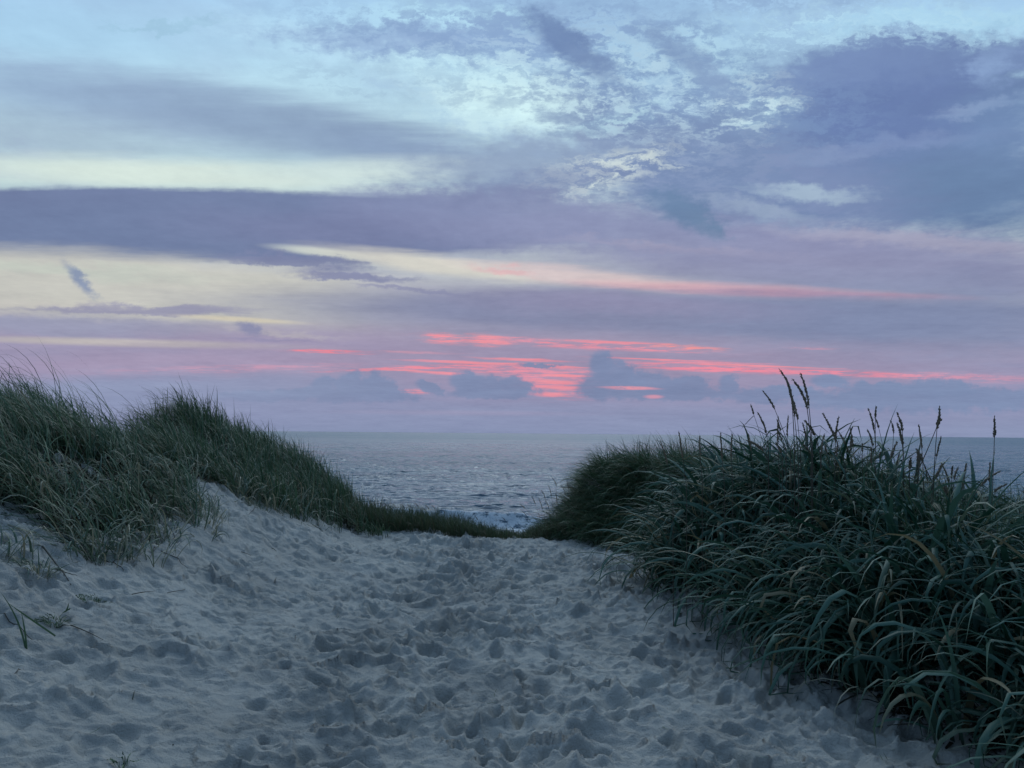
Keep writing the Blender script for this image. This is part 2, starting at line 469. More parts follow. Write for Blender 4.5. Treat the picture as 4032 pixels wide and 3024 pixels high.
def ground(x, y):
    """macro height of the sand"""
    x = np.asarray(x, float)
    y = np.asarray(y, float)
    path = -0.02 + 0.03 * np.sin(y * .8 + x)
    # left dune
    k = np.interp(y, [0, 3.4, 5.5, 7.5, 9, 12, 15], [.5, .6, .72, .9, 1.0, 1.02, .95])
    xl = -x + 0.25 * vnoise(x * .35 + 5, y * .35, 91)
    hl = np.interp(xl, [.7, 1.4, 2.2, 2.9, 3.5, 4.2, 4.8, 6.0, 9, 14, 40], [0, .05, .19, .46, .86, 1.22, 1.46, 1.62, 1.7, 1.6, 1.5]) * k
    # smooth the joints of the profile a little
    xl2 = xl + .35
    hl2 = np.interp(xl2, [.7, 1.4, 2.2, 2.9, 3.5, 4.2, 4.8, 6.0, 9, 14, 40], [0, .05, .19, .46, .86, 1.22, 1.46, 1.62, 1.7, 1.6, 1.5]) * k
    xl3 = xl - .35
    hl3 = np.interp(xl3, [.7, 1.4, 2.2, 2.9, 3.5, 4.2, 4.8, 6.0, 9, 14, 40], [0, .05, .19, .46, .86, 1.22, 1.46, 1.62, 1.7, 1.6, 1.5]) * k
    hl = hl * .5 + hl2 * .25 + hl3 * .25
    xf = np.interp(y, FX_Y, FX_X)
    top = np.interp(y, TR_Y, TR_H)
    w = np.interp(y, [3, 6, 9, 11, 12], [1.5, 1.35, 1.15, .8, .8])
    hr = top * sst(-.05, 1.0, (x - xf) / w)
    hr = hr * (1 - .72 * sst(2.75, 5.2, x))
    hl = hl - .42 * np.exp(-((x + .52 * y) / .50) ** 2) * sst(8.2, 9.2, y) * sst(-14, -8, x)          # saddle between the two humps
    hl = hl + .33 * np.exp(-((x + 4.55) / .75) ** 2 - ((y - 11.3) / .8) ** 2) + .14 * np.exp(-((x + 4.7) / .8) ** 2 - ((y - 7.4) / .8) ** 2)
    hl = hl - .19 * np.exp(-((x + 2.25) / .62) ** 2) * sst(9.6, 11.4, y)
    z = path + hl + hr + .10 * vnoise(x * .5, y * .5, 5) * sst(1, 3, np.abs(x) + .3 * y)
    # beyond the brow everything falls to the beach
    brow = 12.0 + .9 * sst(1.5, 4, np.abs(x)) - 2.9 * sst(-5.0, -6.2, x) * sst(-12, -7, x) + .4 * vnoise(x * .4, y * .1, 33)
    t = np.maximum(y - brow, 0)
    fall = np.where(t < 3, t * t * .085, .765 + (t - 3) * .5)
    z = z - fall
    beach = -3.05 - .055 * (y - 22)
    z = np.where(y > 13, np.maximum(z, beach + .15 * vnoise(x * .1, y * .1, 8)), z)
    return np.maximum(z, SEA - 3.0)


def relief(x, y):
    """footprints, pits and ridges trodden into the sand"""
    wx = x + .10 * fbm(x * 1.8, y * 1.8, 21, 2) + .025 * fbm(x * 9, y * 9, 23, 2)
    wy = y + .10 * fbm(x * 1.8 + 9, y * 1.8, 22, 2) + .025 * fbm(x * 9, y * 9 + 5, 24, 2)
    trod = sst(-2.9, -.9, x + .35 * vnoise(x * .5, y * .5, 3)) * (1 - sst(2.4, 3.3, x))
    trod = np.maximum(trod, .68 - .2 * sst(-4, -7, x))
    trod = trod * (.60 + .9 * np.clip(fbm(x * .8, y * .8, 44, 3) + .42, 0, 1))
    far = sst(13.5, 16, y)
    h = 0
    # bowls with sharp rims where neighbouring steps meet
    f1, f2, i1 = worley(wx / .36, wy / .26, 1)
    h = h + .115 * np.minimum(f1, .8) ** 1.6 * (.25 + 1.15 * i1)
    f1b, f2b, i2 = worley(wx / .17 + 31, wy / .12 + 7, 2)
    h = h + .056 * f1b ** 1.5 * (.15 + 1.2 * i2)
    # single deep dents: heel or toe
    cell = .23
    for kk, (sx, sy, dep) in enumerate(((.095, .050, .075), (.060, .044, .058), (.042, .034, .038))):
        ix, iy = np.floor(x / cell), np.floor(y / cell)
        for dx in (-1, 0, 1):
            for dy in (-1, 0, 1):
                cx, cy = ix + dx, iy + dy
                px = (cx + .1 + .8 * hash2(cx, cy, 101 + kk)) * cell
                py = (cy + .1 + .8 * hash2(cx, cy, 102 + kk)) * cell
                a = 1.57 + (hash2(cx, cy, 103 + kk) - .5) * 2.6
                s = .5 + 1.1 * hash2(cx, cy, 104 + kk)
                on = (hash2(cx, cy, 105 + kk) < .38) * (.35 + .65 * hash2(cx, cy, 106 + kk))
                u = ((wx - px) * np.cos(a) + (wy - py) * np.sin(a)) / (sx * s)
                v = (-(wx - px) * np.sin(a) + (wy - py) * np.cos(a)) / (sy * s)
                r2 = u * u + v * v
                h = h - dep * on * np.exp(-r2 ** 1.6 * .8) + dep * .38 * on * np.exp(-((np.sqrt(r2) - 1.55) / .42) ** 2)
    h = h * trod
    # crumbly churned patches
    churn = sst(-.02, .28, fbm(x * .9 + 3, y * .7, 61, 3)) * np.clip(trod, 0, 1)
    g1, g2, gi = worley(wx / .050, wy / .055, 4)
    h = h + churn * .022 * (g2 - g1) * gi
    g1, g2, gi = worley(wx / .11 + 4, wy / .12, 6)
    h = h + (.3 + .7 * churn) * np.clip(trod, 0, 1) * .021 * (g2 - g1) * gi
    h = h + .018 * fbm(x * 6, y * 6, 71, 4, .62) * (.45 + churn)
    # wind ripples running over the soft sand
    rid = 1 - np.abs(fbm(x * 2.2 + .4 * vnoise(x * 3, y * 3, 88), y * 4.6, 86, 3, .5)) * 2.2
    h = h + .018 * np.clip(rid, 0, 1) ** 3
    h = h + .030 * vnoise(x * 1.3, y * 1.9, 81) + .008 * fbm(x * 2.6, y * 4.2, 85, 3)
    return (h - .06 * trod) * (1 - far)


def axis(knots):
    out = [knots[0][0]]
    for (a, sa), (b, sb) in zip(knots[:-1], knots[1:]):
        p = a
        while p < b:
            t = (p - a) / (b - a)
            p += sa + (sb - sa) * t
            out.append(min(p, b))
    return np.array(sorted(set(out)))


def grid_mesh(name, X, Y, Z):
    ny, nx = X.shape
    co = np.stack([X, Y, Z], -1).reshape(-1, 3).astype(np.float32)
    i = np.arange(ny * nx).reshape(ny, nx)
    f = np.stack([i[:-1, :-1], i[:-1, 1:], i[1:, 1:], i[1:, :-1]], -1).reshape(-1, 4)
    return raw_mesh(name, co, f)


def raw_mesh(name, co, f, smooth=True):
    me = bpy.data.meshes.new(name)
    n = f.shape[1]
    me.vertices.add(len(co))
    me.vertices.foreach_set('co', np.ascontiguousarray(co, np.float32).ravel())
    me.loops.add(f.size)
    me.loops.foreach_set('vertex_index', np.ascontiguousarray(f, np.int32).ravel())
    me.polygons.add(len(f))
    me.polygons.foreach_set('loop_start', np.arange(0, f.size, n, dtype=np.int32))
    me.polygons.foreach_set('loop_total', np.full(len(f), n, np.int32))
    me.polygons.foreach_set('use_smooth', np.full(len(f), smooth))
    me.update(calc_edges=True)
    me.validate()
    return me


def link(name, me, mat=None, parent=None, **props):
    o = bpy.data.objects.new(name, me)
    col.objects.link(o)
    if mat:
        me.materials.append(mat)
    if parent:
        o.parent = parent
    for k, v in props.items():
        o[k] = v
    return o


def fattr(me, name, vals):
    a = me.attributes.new(name, 'FLOAT', 'POINT')
    a.data.foreach_set('value', np.ascontiguousarray(vals, np.float32))


def material(name):
    m = bpy.data.materials.new(name)
    m.use_nodes = True
    return m, NT(m.node_tree)


# ------------------------------------------------------------------ sand
m_sand, S = material('sand')
pos = S.n('ShaderNodeNewGeometry').outputs['Position']
g1 = S.noise(pos, 1.1, 4, .6).outputs['Fac']
g2 = S.noise(pos, 14, 4, .7).outputs['Fac']
g3 = S.noise(pos, 420, 2, .6).outputs['Fac']
c = S.mix(S.smooth(g1, .35, .65), (.48, .465, .412, 1), (.565, .548, .48, 1))
c = S.mix(S.smooth(g2, .60, .78, 0, .35), c, (.17, .165, .155, 1))
c = S.mix(S.smooth(g3, .30, .70, 0, .45), c, (.36, .355, .335, 1))
c = S.mix(S.math('MULTIPLY', S.n('ShaderNodeAttribute', attribute_name='damp').outputs['Fac'], .55), c, (.27, .26, .23, 1))
wet = S.n('ShaderNodeSeparateXYZ', ins={0: pos}).outputs[2]
c = S.mix(S.smooth(wet, -3.4, -4.1), c, (.10, .095, .085, 1))
bmp = S.n('ShaderNodeBump', ins={'Strength': 1.0, 'Distance': .03, 'Height': S.math('MULTIPLY_ADD', S.noise(pos, 38, 5, .72).outputs['Fac'], 1.0, S.math('MULTIPLY', g3, .12))})
pb = S.n('ShaderNodeBsdfPrincipled', ins={'Base Color': c, 'Roughness': .95, 'Specular IOR Level': .15, 'Normal': bmp.outputs[0]})
S.n('ShaderNodeOutputMaterial', ins={0: pb.outputs[0]})

xs = axis([(-160, 12), (-40, 3), (-14, .5), (-7.2, .08), (-5.2, .018), (-2.5, .0125), (2.4, .0125), (3.4, .03), (6, .12), (14, .6), (40, 3), (160, 12)])
ys = axis([(-60, 8), (-10, 1), (0, .3), (2.6, .05), (3.0, .011), (6, .013), (12.6, .022), (14, .10), (20, .4), (60, 3), (90, 8)])
GX, GY = np.meshgrid(xs, ys)
GZ = ground(GX, GY)
m = (GX > -8) & (GX < 7) & (GY > 1.5) & (GY < 16)
rel = np.zeros(GX.shape)
rel[m] = relief(GX[m], GY[m])
edge = sst(-8, -7, GX) * (1 - sst(6, 7, GX)) * sst(1.5, 2.6, GY)
GZ = GZ + rel * edge
me = grid_mesh('sand', GX, GY, GZ)
trail = np.exp(-((GX + 1.15 - .10 * (GY - 3)) / .55) ** 2) * (1 - sst(8, 11.5, GY))
fattr(me, 'damp', np.clip(sst(-.15, .35, fbm(GX * 1.1 + 3, GY * .9, 61, 4)) * .45 + trail * .8 * sst(-.3, .25, fbm(GX * 3, GY * 2.4, 64, 3)), 0, 1).ravel())
link('sand', me, m_sand, kind='structure', label='trodden dune sand full of footprints sloping up to the brow of the path')
print('sand verts', GX.size)

# ------------------------------------------------------------------ sea
m_sea, S = material('sea_water')
pos = S.n('ShaderNodeNewGeometry').outputs['Position']
mp = S.n('ShaderNodeMapping', ins={0: pos, 3: (.35, 1.0, 1)}).outputs[0]
w1 = S.noise(mp, 1.6, 5, .62).outputs['Fac']
w2 = S.noise(S.n('ShaderNodeMapping', ins={0: pos, 3: (.010, .028, 1)}).outputs[0], 1.0, 5, .65).outputs['Fac']
w3 = S.noise(S.n('ShaderNodeMapping', ins={0: pos, 3: (.045, .16, 1)}).outputs[0], 1.0, 4, .65).outputs['Fac']
bm0 = S.n('ShaderNodeBump', ins={'Strength': 1.0, 'Distance': 2.2, 'Height': w3})
bm = S.n('ShaderNodeBump', ins={'Strength': 1.0, 'Distance': .36, 'Height': w1, 'Normal': bm0.outputs[0]})
foam = S.n('ShaderNodeAttribute', attribute_name='foam').outputs['Fac']
fn = S.noise(S.n('ShaderNodeMapping', ins={0: pos, 3: (1.0, .8, 1.4)}).outputs[0], 1.7, 6, .68).outputs['Fac']
fm = S.smooth(S.math('ADD', foam, S.math('MULTIPLY_ADD', fn, 3.0, -1.5)), .38, .75)
bcol = S.mix(S.smooth(w2, .4, .6), (.052, .118, .168, 1), (.072, .145, .195, 1))
wat = S.n('ShaderNodeBsdfPrincipled', ins={'Base Color': bcol, 'Roughness': S.math('ADD', S.smooth(w2, .38, .62, .0, .12), S.smooth(S.n('ShaderNodeSeparateXYZ', ins={0: pos}).outputs[1], 50, 900, .15, .34)), 'IOR': 1.333, 'Normal': bm.outputs[0]})
fb = S.n('ShaderNodeBump', ins={'Strength': 1.0, 'Distance': .3, 'Height': fn})
fo = S.n('ShaderNodeBsdfPrincipled', ins={'Base Color': (.58, .62, .63, 1), 'Roughness': .8, 'Normal': fb.outputs[0]})
mx = S.n('ShaderNodeMixShader', ins={0: fm, 1: wat.outputs[0], 2: fo.outputs[0]})
S.n('ShaderNodeOutputMaterial', ins={0: mx.outputs[0]})

r = [36.0]
while r[-1] < 450:
    r.append(r[-1] + max(.10, r[-1] ** 2 / 42000))
while r[-1] < 60000:
    r.append(r[-1] * 1.06)
r = np.array(r)
th = np.radians(np.concatenate([np.linspace(-80, -42, 30), np.linspace(-41.8, 41.8, 900), np.linspace(42, 80, 30)]))
RR, TH = np.meshgrid(r, th, indexing='ij')
SX, SY = RR * np.tan(np.clip(TH, -1.2, 1.2)), RR.copy()
SZ = np.zeros(SX.shape)
DXs, DYs = np.zeros(SX.shape), np.zeros(SX.shape)
wr = np.random.default_rng(5)
cellr = np.maximum(.10, RR ** 2 / 42000)
cellx = RR * .0021
for i in range(90):
    L = .8 * (13 / .8) ** (wr.random() ** 1.15)
    a = math.radians(-90 + wr.normal() * 34 + 8)
    k = 2 * math.pi / L
    kx, ky = k * math.cos(a), k * math.sin(a)
    A = .0135 * L ** .62 * (.5 + wr.random()) * .52
    # drop waves the mesh is too coarse to carry
    f = 1 - sst(.28, .55, np.maximum(abs(ky) * cellr, abs(kx) * cellx) / (2 * math.pi))
    if L > 6:
        f = np.maximum(f, .0)
    ph = wr.random() * 6.283
    arg = kx * SX + ky * SY + ph + .6 * np.sin(SX * .02 + i)
    SZ += f * A * np.sin(arg)
    DXs += f * A * .8 * math.cos(a) * np.cos(arg)
    DYs += f * A * .8 * math.sin(a) * np.cos(arg)
gust = 1 + .35 * fbm(SX * .012, SY * .02, 55, 3)
calm = sst(36, 52, SY)
SZ *= gust * (.35 + .65 * calm)
# swells rearing up near the beach, the nearest one breaking into foam
foamv = np.zeros(SX.shape)
def swell(y0, h, wd, amp_x, kf, x0=-400, x1=400, soft=12):
    global SZ, foamv
    yc = y0 + amp_x * vnoise(SX * .03, SX * 0 + y0, 7) * 4
    env = sst(x0 - soft, x0 + soft, SX) * (1 - sst(x1 - soft, x1 + soft, SX)) * (.8 + .5 * vnoise(SX * .06, SX * 0 + y0, 17))
    t = SY - yc
    prof = np.where(t < 0, np.exp(-(t / (wd * .5)) ** 2), np.exp(-(t / wd) ** 2))
    SZ = SZ + h * env * prof
    if kf:
        foamv = np.maximum(foamv, kf * env * np.exp(-((t + wd * .35) / (wd * .75)) ** 2))
swell(51.5, 1.05, 1.5, 1.3, 1.04)
swell(53.6, .5, .8, 1.2, .7, -14, 9)
swell(47.0, .32, 1.2, .4, 1.15)
swell(43.5, .18, 1.0, .4, 1.2)
swell(61.0, .55, 2.6, .8, 0.0, -40, 60)
swell(74.0, .35, 4.0, 1.0, 0.0)
swell(92.0, .3, 5.0, 1.2, 0.0)
crest = sst(.22, .42, SZ - .5 * np.exp(-((SY - 61) / 6) ** 2)) * .42 * (1 - sst(60, 130, SY))
foamv = np.maximum(foamv, crest)
foamv = np.maximum(foamv, .62 * (1 - sst(46, 56, SY)))
me = grid_mesh('sea', SX + DXs, SY + DYs, SZ + SEA)
fattr(me, 'foam', foamv.ravel())
link('sea', me, m_sea, kind='structure', label='choppy blue grey sea with one white breaker close to the beach')
print('sea verts', SX.size)
#GRASS

# ------------------------------------------------------------------ grass
def blade_mat(name, fresh, straw, dead, rough=.42, straw_amt=(.78, .97)):
    m, S = material(name)
    tone = S.n('ShaderNodeAttribute', attribute_name='tone').outputs['Fac']
    tip = S.n('ShaderNodeAttribute', attribute_name='along').outputs['Fac']
    c = S.mix(S.smooth(tone, 0, .8), (*fresh[0], 1), (*fresh[1], 1))
    c = S.mix(S.smooth(tone, straw_amt[0], straw_amt[1]), c, (*straw, 1))
    c = S.mix(S.smooth(tip, .82, 1.0, 0, .35), c, (*straw, 1))
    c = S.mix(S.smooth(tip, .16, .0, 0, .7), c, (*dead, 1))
    p = S.n('ShaderNodeBsdfPrincipled', ins={'Base Color': c, 'Roughness': rough, 'Specular IOR Level': .30})
    t = S.n('ShaderNodeBsdfTranslucent', ins={0: c})
    mx = S.n('ShaderNodeMixShader', ins={0: .22, 1: p.outputs[0], 2: t.outputs[0]})
    S.n('ShaderNodeOutputMaterial', ins={0: mx.outputs[0]})
    return m


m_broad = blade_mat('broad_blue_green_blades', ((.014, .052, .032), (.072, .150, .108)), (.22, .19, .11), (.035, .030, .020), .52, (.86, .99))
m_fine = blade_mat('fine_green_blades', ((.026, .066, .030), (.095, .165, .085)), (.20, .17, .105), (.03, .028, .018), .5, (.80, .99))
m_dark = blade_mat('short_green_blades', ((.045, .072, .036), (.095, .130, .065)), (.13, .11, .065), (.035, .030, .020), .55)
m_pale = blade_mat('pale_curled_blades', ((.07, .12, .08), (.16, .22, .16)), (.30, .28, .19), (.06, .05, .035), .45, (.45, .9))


def blade_arrays(x, y, z, L, Wd, phi, th0, bend, power, kink, kpos, dphi, twist, nseg, fold):
    """every blade is a tapering ribbon that follows a bent path; returns vertices, faces and attributes"""
    n = len(x)
    s = np.linspace(0, 1, nseg + 1)[None, :]
    thv = th0[:, None] + bend[:, None] * s ** power[:, None] + kink[:, None] * sst(0, 1, (s - kpos[:, None]) / .14)
    ph = phi[:, None] + dphi[:, None] * s
    ds = (L / nseg)[:, None]
    tx, ty, tz = np.sin(thv) * np.cos(ph), np.sin(thv) * np.sin(ph), np.cos(thv)
    mid = lambda a: np.concatenate([np.zeros((n, 1)), np.cumsum((a[:, 1:] + a[:, :-1]) * .5 * ds, 1)], 1)
    X = x[:, None] + mid(tx)
    Y = y[:, None] + mid(ty)
    Z = z[:, None] + mid(tz)
    sx, sy = -np.sin(ph), np.cos(ph)
    # binormal
    nx, ny, nz = sy * tz - 0, -(sx * tz), sx * ty - sy * tx
    tw = twist[:, None] * (s - .2)
    c_, s_ = np.cos(tw), np.sin(tw)
    vx, vy, vz = sx * c_ + nx * s_, sy * c_ + ny * s_, nz * s_
    ux, uy, uz = nx * c_ - sx * s_, ny * c_ - sy * s_, nz * c_
    w = (Wd[:, None] * .5) * np.clip(1.15 * (1 - s ** 2.6), .04, 1) * (.55 + .45 * sst(0, .25, s))
    A = np.stack([X - vx * w, Y - vy * w, Z - vz * w], -1)
    B = np.stack([X + vx * w, Y + vy * w, Z + vz * w], -1)
    if fold:
        C = np.stack([X - ux * w * .45, Y - uy * w * .45, Z - uz * w * .45], -1)
        V = np.stack([A, C, B], 2)
        k = 3
    else:
        V = np.stack([A, B], 2)
        k = 2
    m_ = nseg + 1
    base = (np.arange(n) * m_ * k)[:, None, None]
    row = (np.arange(nseg) * k)[None, :, None]
    f = []
    for j in range(k - 1):
        f.append(np.stack([base[..., 0] + row[..., 0] + j, base[..., 0] + row[..., 0] + j + 1,
                           base[..., 0] + row[..., 0] + k + j + 1, base[..., 0] + row[..., 0] + k + j], -1).reshape(-1, 4))
    f = np.concatenate(f)
    along = np.broadcast_to(s[:, :, None], (n, m_, k)).reshape(-1)
    return V.reshape(-1, 3), f, along, np.repeat(np.arange(n), m_ * k)


def sow(name, mat, x, y, L, Wd, wind=.5, th=(.1, .6), bend=(.3, 1.2), kinkp=.15, kinka=1.1, dphi=.5, power=(1.2, 2.4), lean=None, leanw=.0,
        nseg=7, fold=False, sink=.02, seed=1, **props):
    g = np.random.default_rng(seed)
    n = len(x)
    z = ground(x, y) - sink
    windang = math.pi + g.normal(0, .45, n)
    base = g.uniform(0, 2 * math.pi, n) if lean is None else lean + g.normal(0, .6, n)
    vx = np.cos(base) * (1 - wind) + np.cos(windang) * wind
    vy = np.sin(base) * (1 - wind) + np.sin(windang) * wind
    phi = np.arctan2(vy, vx)
    strength = np.hypot(vx, vy)
    th0 = g.uniform(th[0], th[1], n) * (.6 + .8 * strength)
    bd = g.uniform(bend[0], bend[1], n) * (.6 + .7 * strength)
    kk = (g.random(n) < kinkp) * g.uniform(.5, 1.3, n) * kinka
    d = (np.pi - phi + np.pi) % (2 * np.pi) - np.pi
    dph = np.clip(d, -1, 1) * dphi * g.uniform(0, 1.2, n) + g.normal(0, .15, n)
    V, f, al, idx = blade_arrays(x, y, z, L, Wd, phi, th0, bd, g.uniform(power[0], power[1], n), kk, g.uniform(.35, .8, n), dph,
                                 g.normal(0, 1.1, n), nseg, fold)
    # nothing grows through the sand
    gz = ground(V[:, 0], V[:, 1]) + .006
    low = al > .15
    V[:, 2] = np.where(low & (V[:, 2] < gz), gz + .012 * g.random(len(gz)), V[:, 2])
    me = raw_mesh(name, V, f)
    fattr(me, 'tone', g.random(n)[idx])
    fattr(me, 'along', al)
    return link(name, me, mat, **props)


def tufts(g, n_t, per, box, keep, r=.10):
    """tussock centres inside a box, filtered by keep(x, y), and blade roots round them"""
    cx = g.uniform(box[0], box[1], n_t)
    cy = g.uniform(box[2], box[3], n_t)
    k = keep(cx, cy)
    cx, cy = cx[k], cy[k]
    sz = g.uniform(.6, 1.3, len(cx))
    cnt = (per * sz ** 1.5).astype(int)
    idx = np.repeat(np.arange(len(cx)), cnt)
    a = g.uniform(0, 2 * np.pi, len(idx))
    rr = r * sz[idx] * np.sqrt(g.random(len(idx)))
    x = cx[idx] + rr * np.cos(a)
    y = cy[idx] + rr * np.sin(a)
    return x, y, a, sz[idx], idx


LG_Y = [2, 3.6, 4.8, 5.6, 6.3, 7.2, 8.0, 8.7, 9.4, 10.2, 10.9, 11.5, 12.0, 12.6, 14]
LG_X = [-4.6, -4.3, -4.05, -3.75, -3.40, -3.25, -3.30, -3.45, -3.35, -3.05, -2.7, -2.25, -1.8, -1.5, -1.5]


def left_edge(y):
    return np.interp(y, LG_Y, LG_X)


def on_left(x, y, pad=0.0):
    e = left_edge(y) + .28 * fbm(x * 1.3, y * 1.3, 140, 2) + pad
    bare = ((x + 4.05) / .55) ** 2 + ((y - 6.0) / .42) ** 2 < 1
    bare2 = ((x + 3.55) / .18) ** 2 + ((y - 9.1) / .40) ** 2 < 1
    return (x < e) & ~bare & ~bare2


def right_edge(y):
    return np.interp(y, FX_Y, FX_X)


G = np.random.default_rng(77)
# --- left, further hump: dark dense fine grass
x, y, a, sz, _ = tufts(G, 900, 30, (-9, -1.3, 9.3, 14.5), lambda x, y: on_left(x, y, -.12) & ((y > 9.6 + .5 * vnoise(x, y * 0, 3)) | (x < -7)), .16)
n = len(x)
h = .64 * (.40 + .60 * sst(-1.9, -3.0, x)) * (1 - .25 * sst(12.5, 14, y))
sow('dune_grass', m_fine, x, y, h * G.uniform(.5, 1.2, n) * (.7 + .35 * sz), G.uniform(.005, .011, n), wind=.50, th=(.05, .50), bend=(.3, 1.9), kinkp=.3, lean=a,
    nseg=6, seed=21, kind='stuff', label='dense dark green grass covering the far hump of the left dune', category='dune grass')
# --- left, near part: long wind-combed grass
x, y, a, sz, _ = tufts(G, 820, 26, (-9, -3.0, 4.6, 10.2), lambda x, y: on_left(x, y, -.10) & (y < 10.2), .15)
n = len(x)
h = .74 * (.75 + .25 * sst(-3.4, -4.4, x))
sow('dune_grass', m_fine, x, y, h * G.uniform(.45, 1.2, n) * (.75 + .3 * sz), G.uniform(.006, .013, n), wind=.62, th=(.10, .7), bend=(.6, 1.9), kinkp=.25, lean=a,
    nseg=7, seed=22, kind='stuff', label='long wind-combed green grass on the near slope of the left dune, leaning left', category='dune grass')
# --- left: pale curled blades along the foot and among the clumps
x, y, a, sz, _ = tufts(G, 520, 12, (-6.4, -2.6, 4.6, 11.6), lambda x, y: on_left(x, y, .10) & ~on_left(x, y, -1.5), .16)
n = len(x)
sow('dune_grass', m_pale, x, y, G.uniform(.22, .60, n), G.uniform(.008, .017, n), wind=.35, th=(.1, .9), bend=(.8, 3.2), kinkp=.45, kinka=1.5, lean=a, dphi=1.2,
    nseg=8, fold=True, seed=23, kind='stuff', label='pale curling blades straggling over the sandy foot of the left dune', category='dune grass')
# --- left: long wisps blown over the top
k = 700
x = G.uniform(-8, -4.2, k)
y = G.uniform(6.2, 9.2, k)
sow('dune_grass', m_fine, x, y, G.uniform(.85, 1.4, k), G.uniform(.005, .009, k), wind=.9, th=(.0, .25), bend=(.8, 1.6), kinkp=.0, dphi=.3, nseg=9, seed=24,
    kind='stuff', label='long thin wisps blown left over the top of the left dune', category='dune grass')
# --- brow of the path: short grass strip
x = G.uniform(-2.4, 1.6, 20000)
y = G.uniform(11.9, 14.2, 20000)
e = 12.15 - .10 * (x + 2) + .12 * vnoise(x * 2, y * 0, 4)
kx = (y > e) & (fbm(x * 2.2, y * 2.2, 9, 2) > -.35)
x, y = x[kx], y[kx]
n = len(x)
hh = np.interp(x, [-2.4, -2.1, -.8, -.35, .18, .5, 1.6], [.52, .48, .42, .27, .16, .34, .55])
sow('short_grass', m_dark, x, y, hh * G.uniform(.4, 1.15, n), G.uniform(.004, .009, n), wind=.35, th=(.05, .5), bend=(.2, 1.0), kinkp=.1, nseg=4, seed=25,
    kind='stuff', label='low strip of short grass along the brow of the path in front of the sea', category='short grass')


# --- dry straw mixed into the left dune
x = G.uniform(-7, -2.6, 2600)
y = G.uniform(5.0, 12.6, 2600)
kx = on_left(x, y, -.05)
x, y = x[kx], y[kx]
n = len(x)
sow('dry_stems', m_pale, x, y, G.uniform(.25, .75, n), G.uniform(.004, .010, n), wind=.4, th=(.05, 1.1), bend=(.1, 2.0), kinkp=.35, kinka=1.4, nseg=7, seed=33,
    kind='stuff', label='pale dry stems scattered among the green grass of the left dune', category='dry stems')


def on_right(x, y, pad=0.0):
    return x > right_edge(y) + .18 * fbm(x * 1.5, y * 1.5, 150, 2) + .16 + pad


# --- right, far mound: fine dense grass
x, y, a, sz, _ = tufts(G, 560, 44, (.1, 8, 9.6, 14.3), lambda x, y: on_right(x, y, -.12 - .20 * sst(10.2, 11, y)) & (y > 9.9), .13)
n = len(x)
h = .68 * (.6 + .4 * sst(.7, 1.5, x))
sow('dune_grass', m_fine, x, y, h * G.uniform(.5, 1.15, n) * (.75 + .3 * sz), G.uniform(.005, .010, n), wind=.45, th=(.05, .5), bend=(.3, 1.9), kinkp=.2, lean=a,
    nseg=6, seed=26, kind='stuff', label='fine dense green grass on the far mound right of the path', category='dune grass')
x, y, a, sz, _ = tufts(G, 620, 34, (.2, 2.9, 9.7, 12.9), lambda x, y: (x > right_edge(y) - .12) & (x < right_edge(y) + 1.1), .14)
n = len(x)
sow('dune_grass', m_fine, x, y, G.uniform(.25, .75, n), G.uniform(.007, .016, n), wind=.6, th=(.15, .8), bend=(.6, 2.0), kinkp=.3, lean=a,
    nseg=6, seed=31, kind='stuff', label='shaggy grass hanging down the path side of the far mound beside the gap', category='dune grass')
# --- near-black blades added under the living grass to deepen the shade in its gaps
m_gap_shade = blade_mat('gap_shade_blades', ((.016, .016, .011), (.030, .027, .018)), (.05, .042, .028), (.012, .011, .008), .8)
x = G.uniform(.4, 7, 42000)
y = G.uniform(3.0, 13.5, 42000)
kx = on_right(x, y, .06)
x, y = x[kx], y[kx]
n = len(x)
sow('gap_shade', m_gap_shade, x, y, G.uniform(.12, .34, n), G.uniform(.012, .030, n), wind=.2, th=(.2, 1.4), bend=(.2, 1.6), nseg=3, seed=41, kind='stuff',
    label='dark blades added to deepen the shade under the grass of the right mounds', category='dead grass')
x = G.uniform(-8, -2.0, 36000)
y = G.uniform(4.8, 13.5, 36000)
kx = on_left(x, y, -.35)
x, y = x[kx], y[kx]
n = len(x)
sow('gap_shade', m_gap_shade, x, y, G.uniform(.10, .28, n), G.uniform(.010, .022, n), wind=.2, th=(.2, 1.4), bend=(.2, 1.6), nseg=3, seed=42, kind='stuff',
    label='dark blades added to deepen the shade under the grass of the left dune', category='dead grass')
# --- right, near mound: broad blue-green blades, body
x, y, a, sz, _ = tufts(G, 560, 36, (1.4, 7.5, 3.0, 10.2), lambda x, y: on_right(x, y, .0), .13)
n = len(x)
sow('broad_grass', m_broad, x, y, G.uniform(.38, 1.12, n) * (1 - .35 * np.exp(-((y - 9.2) / .5) ** 2)) * (.75 + .25 * sz), .014 + .036 * G.random(n) ** 1.5, wind=.22, th=(.05, .75), bend=(.6, 3.3), kinkp=.42, kinka=1.5, lean=a,
    nseg=8, fold=True, seed=27, kind='stuff', label='broad blue-green blades drooping over the big near mound right of the path', category='broad grass')
# --- right: hem of long drooping blades along the path
x, y, a, sz, _ = tufts(G, 330, 17, (1.2, 5, 3.2, 10.0), lambda x, y: on_right(x, y, .0) & ~on_right(x, y, .75), .14)
n = len(x)
sow('broad_grass', m_broad, x, y, G.uniform(.55, 1.22, n) * (.7 + .3 * sst(3.5, 5, y)), .018 + .030 * G.random(n) ** 1.3, wind=.50, th=(.15, .85), bend=(1.0, 3.0), kinkp=.2, lean=a, nseg=9, fold=True, seed=28,
    kind='stuff', label='hem of long arching blades hanging over the sand below the near right mound', category='broad grass')
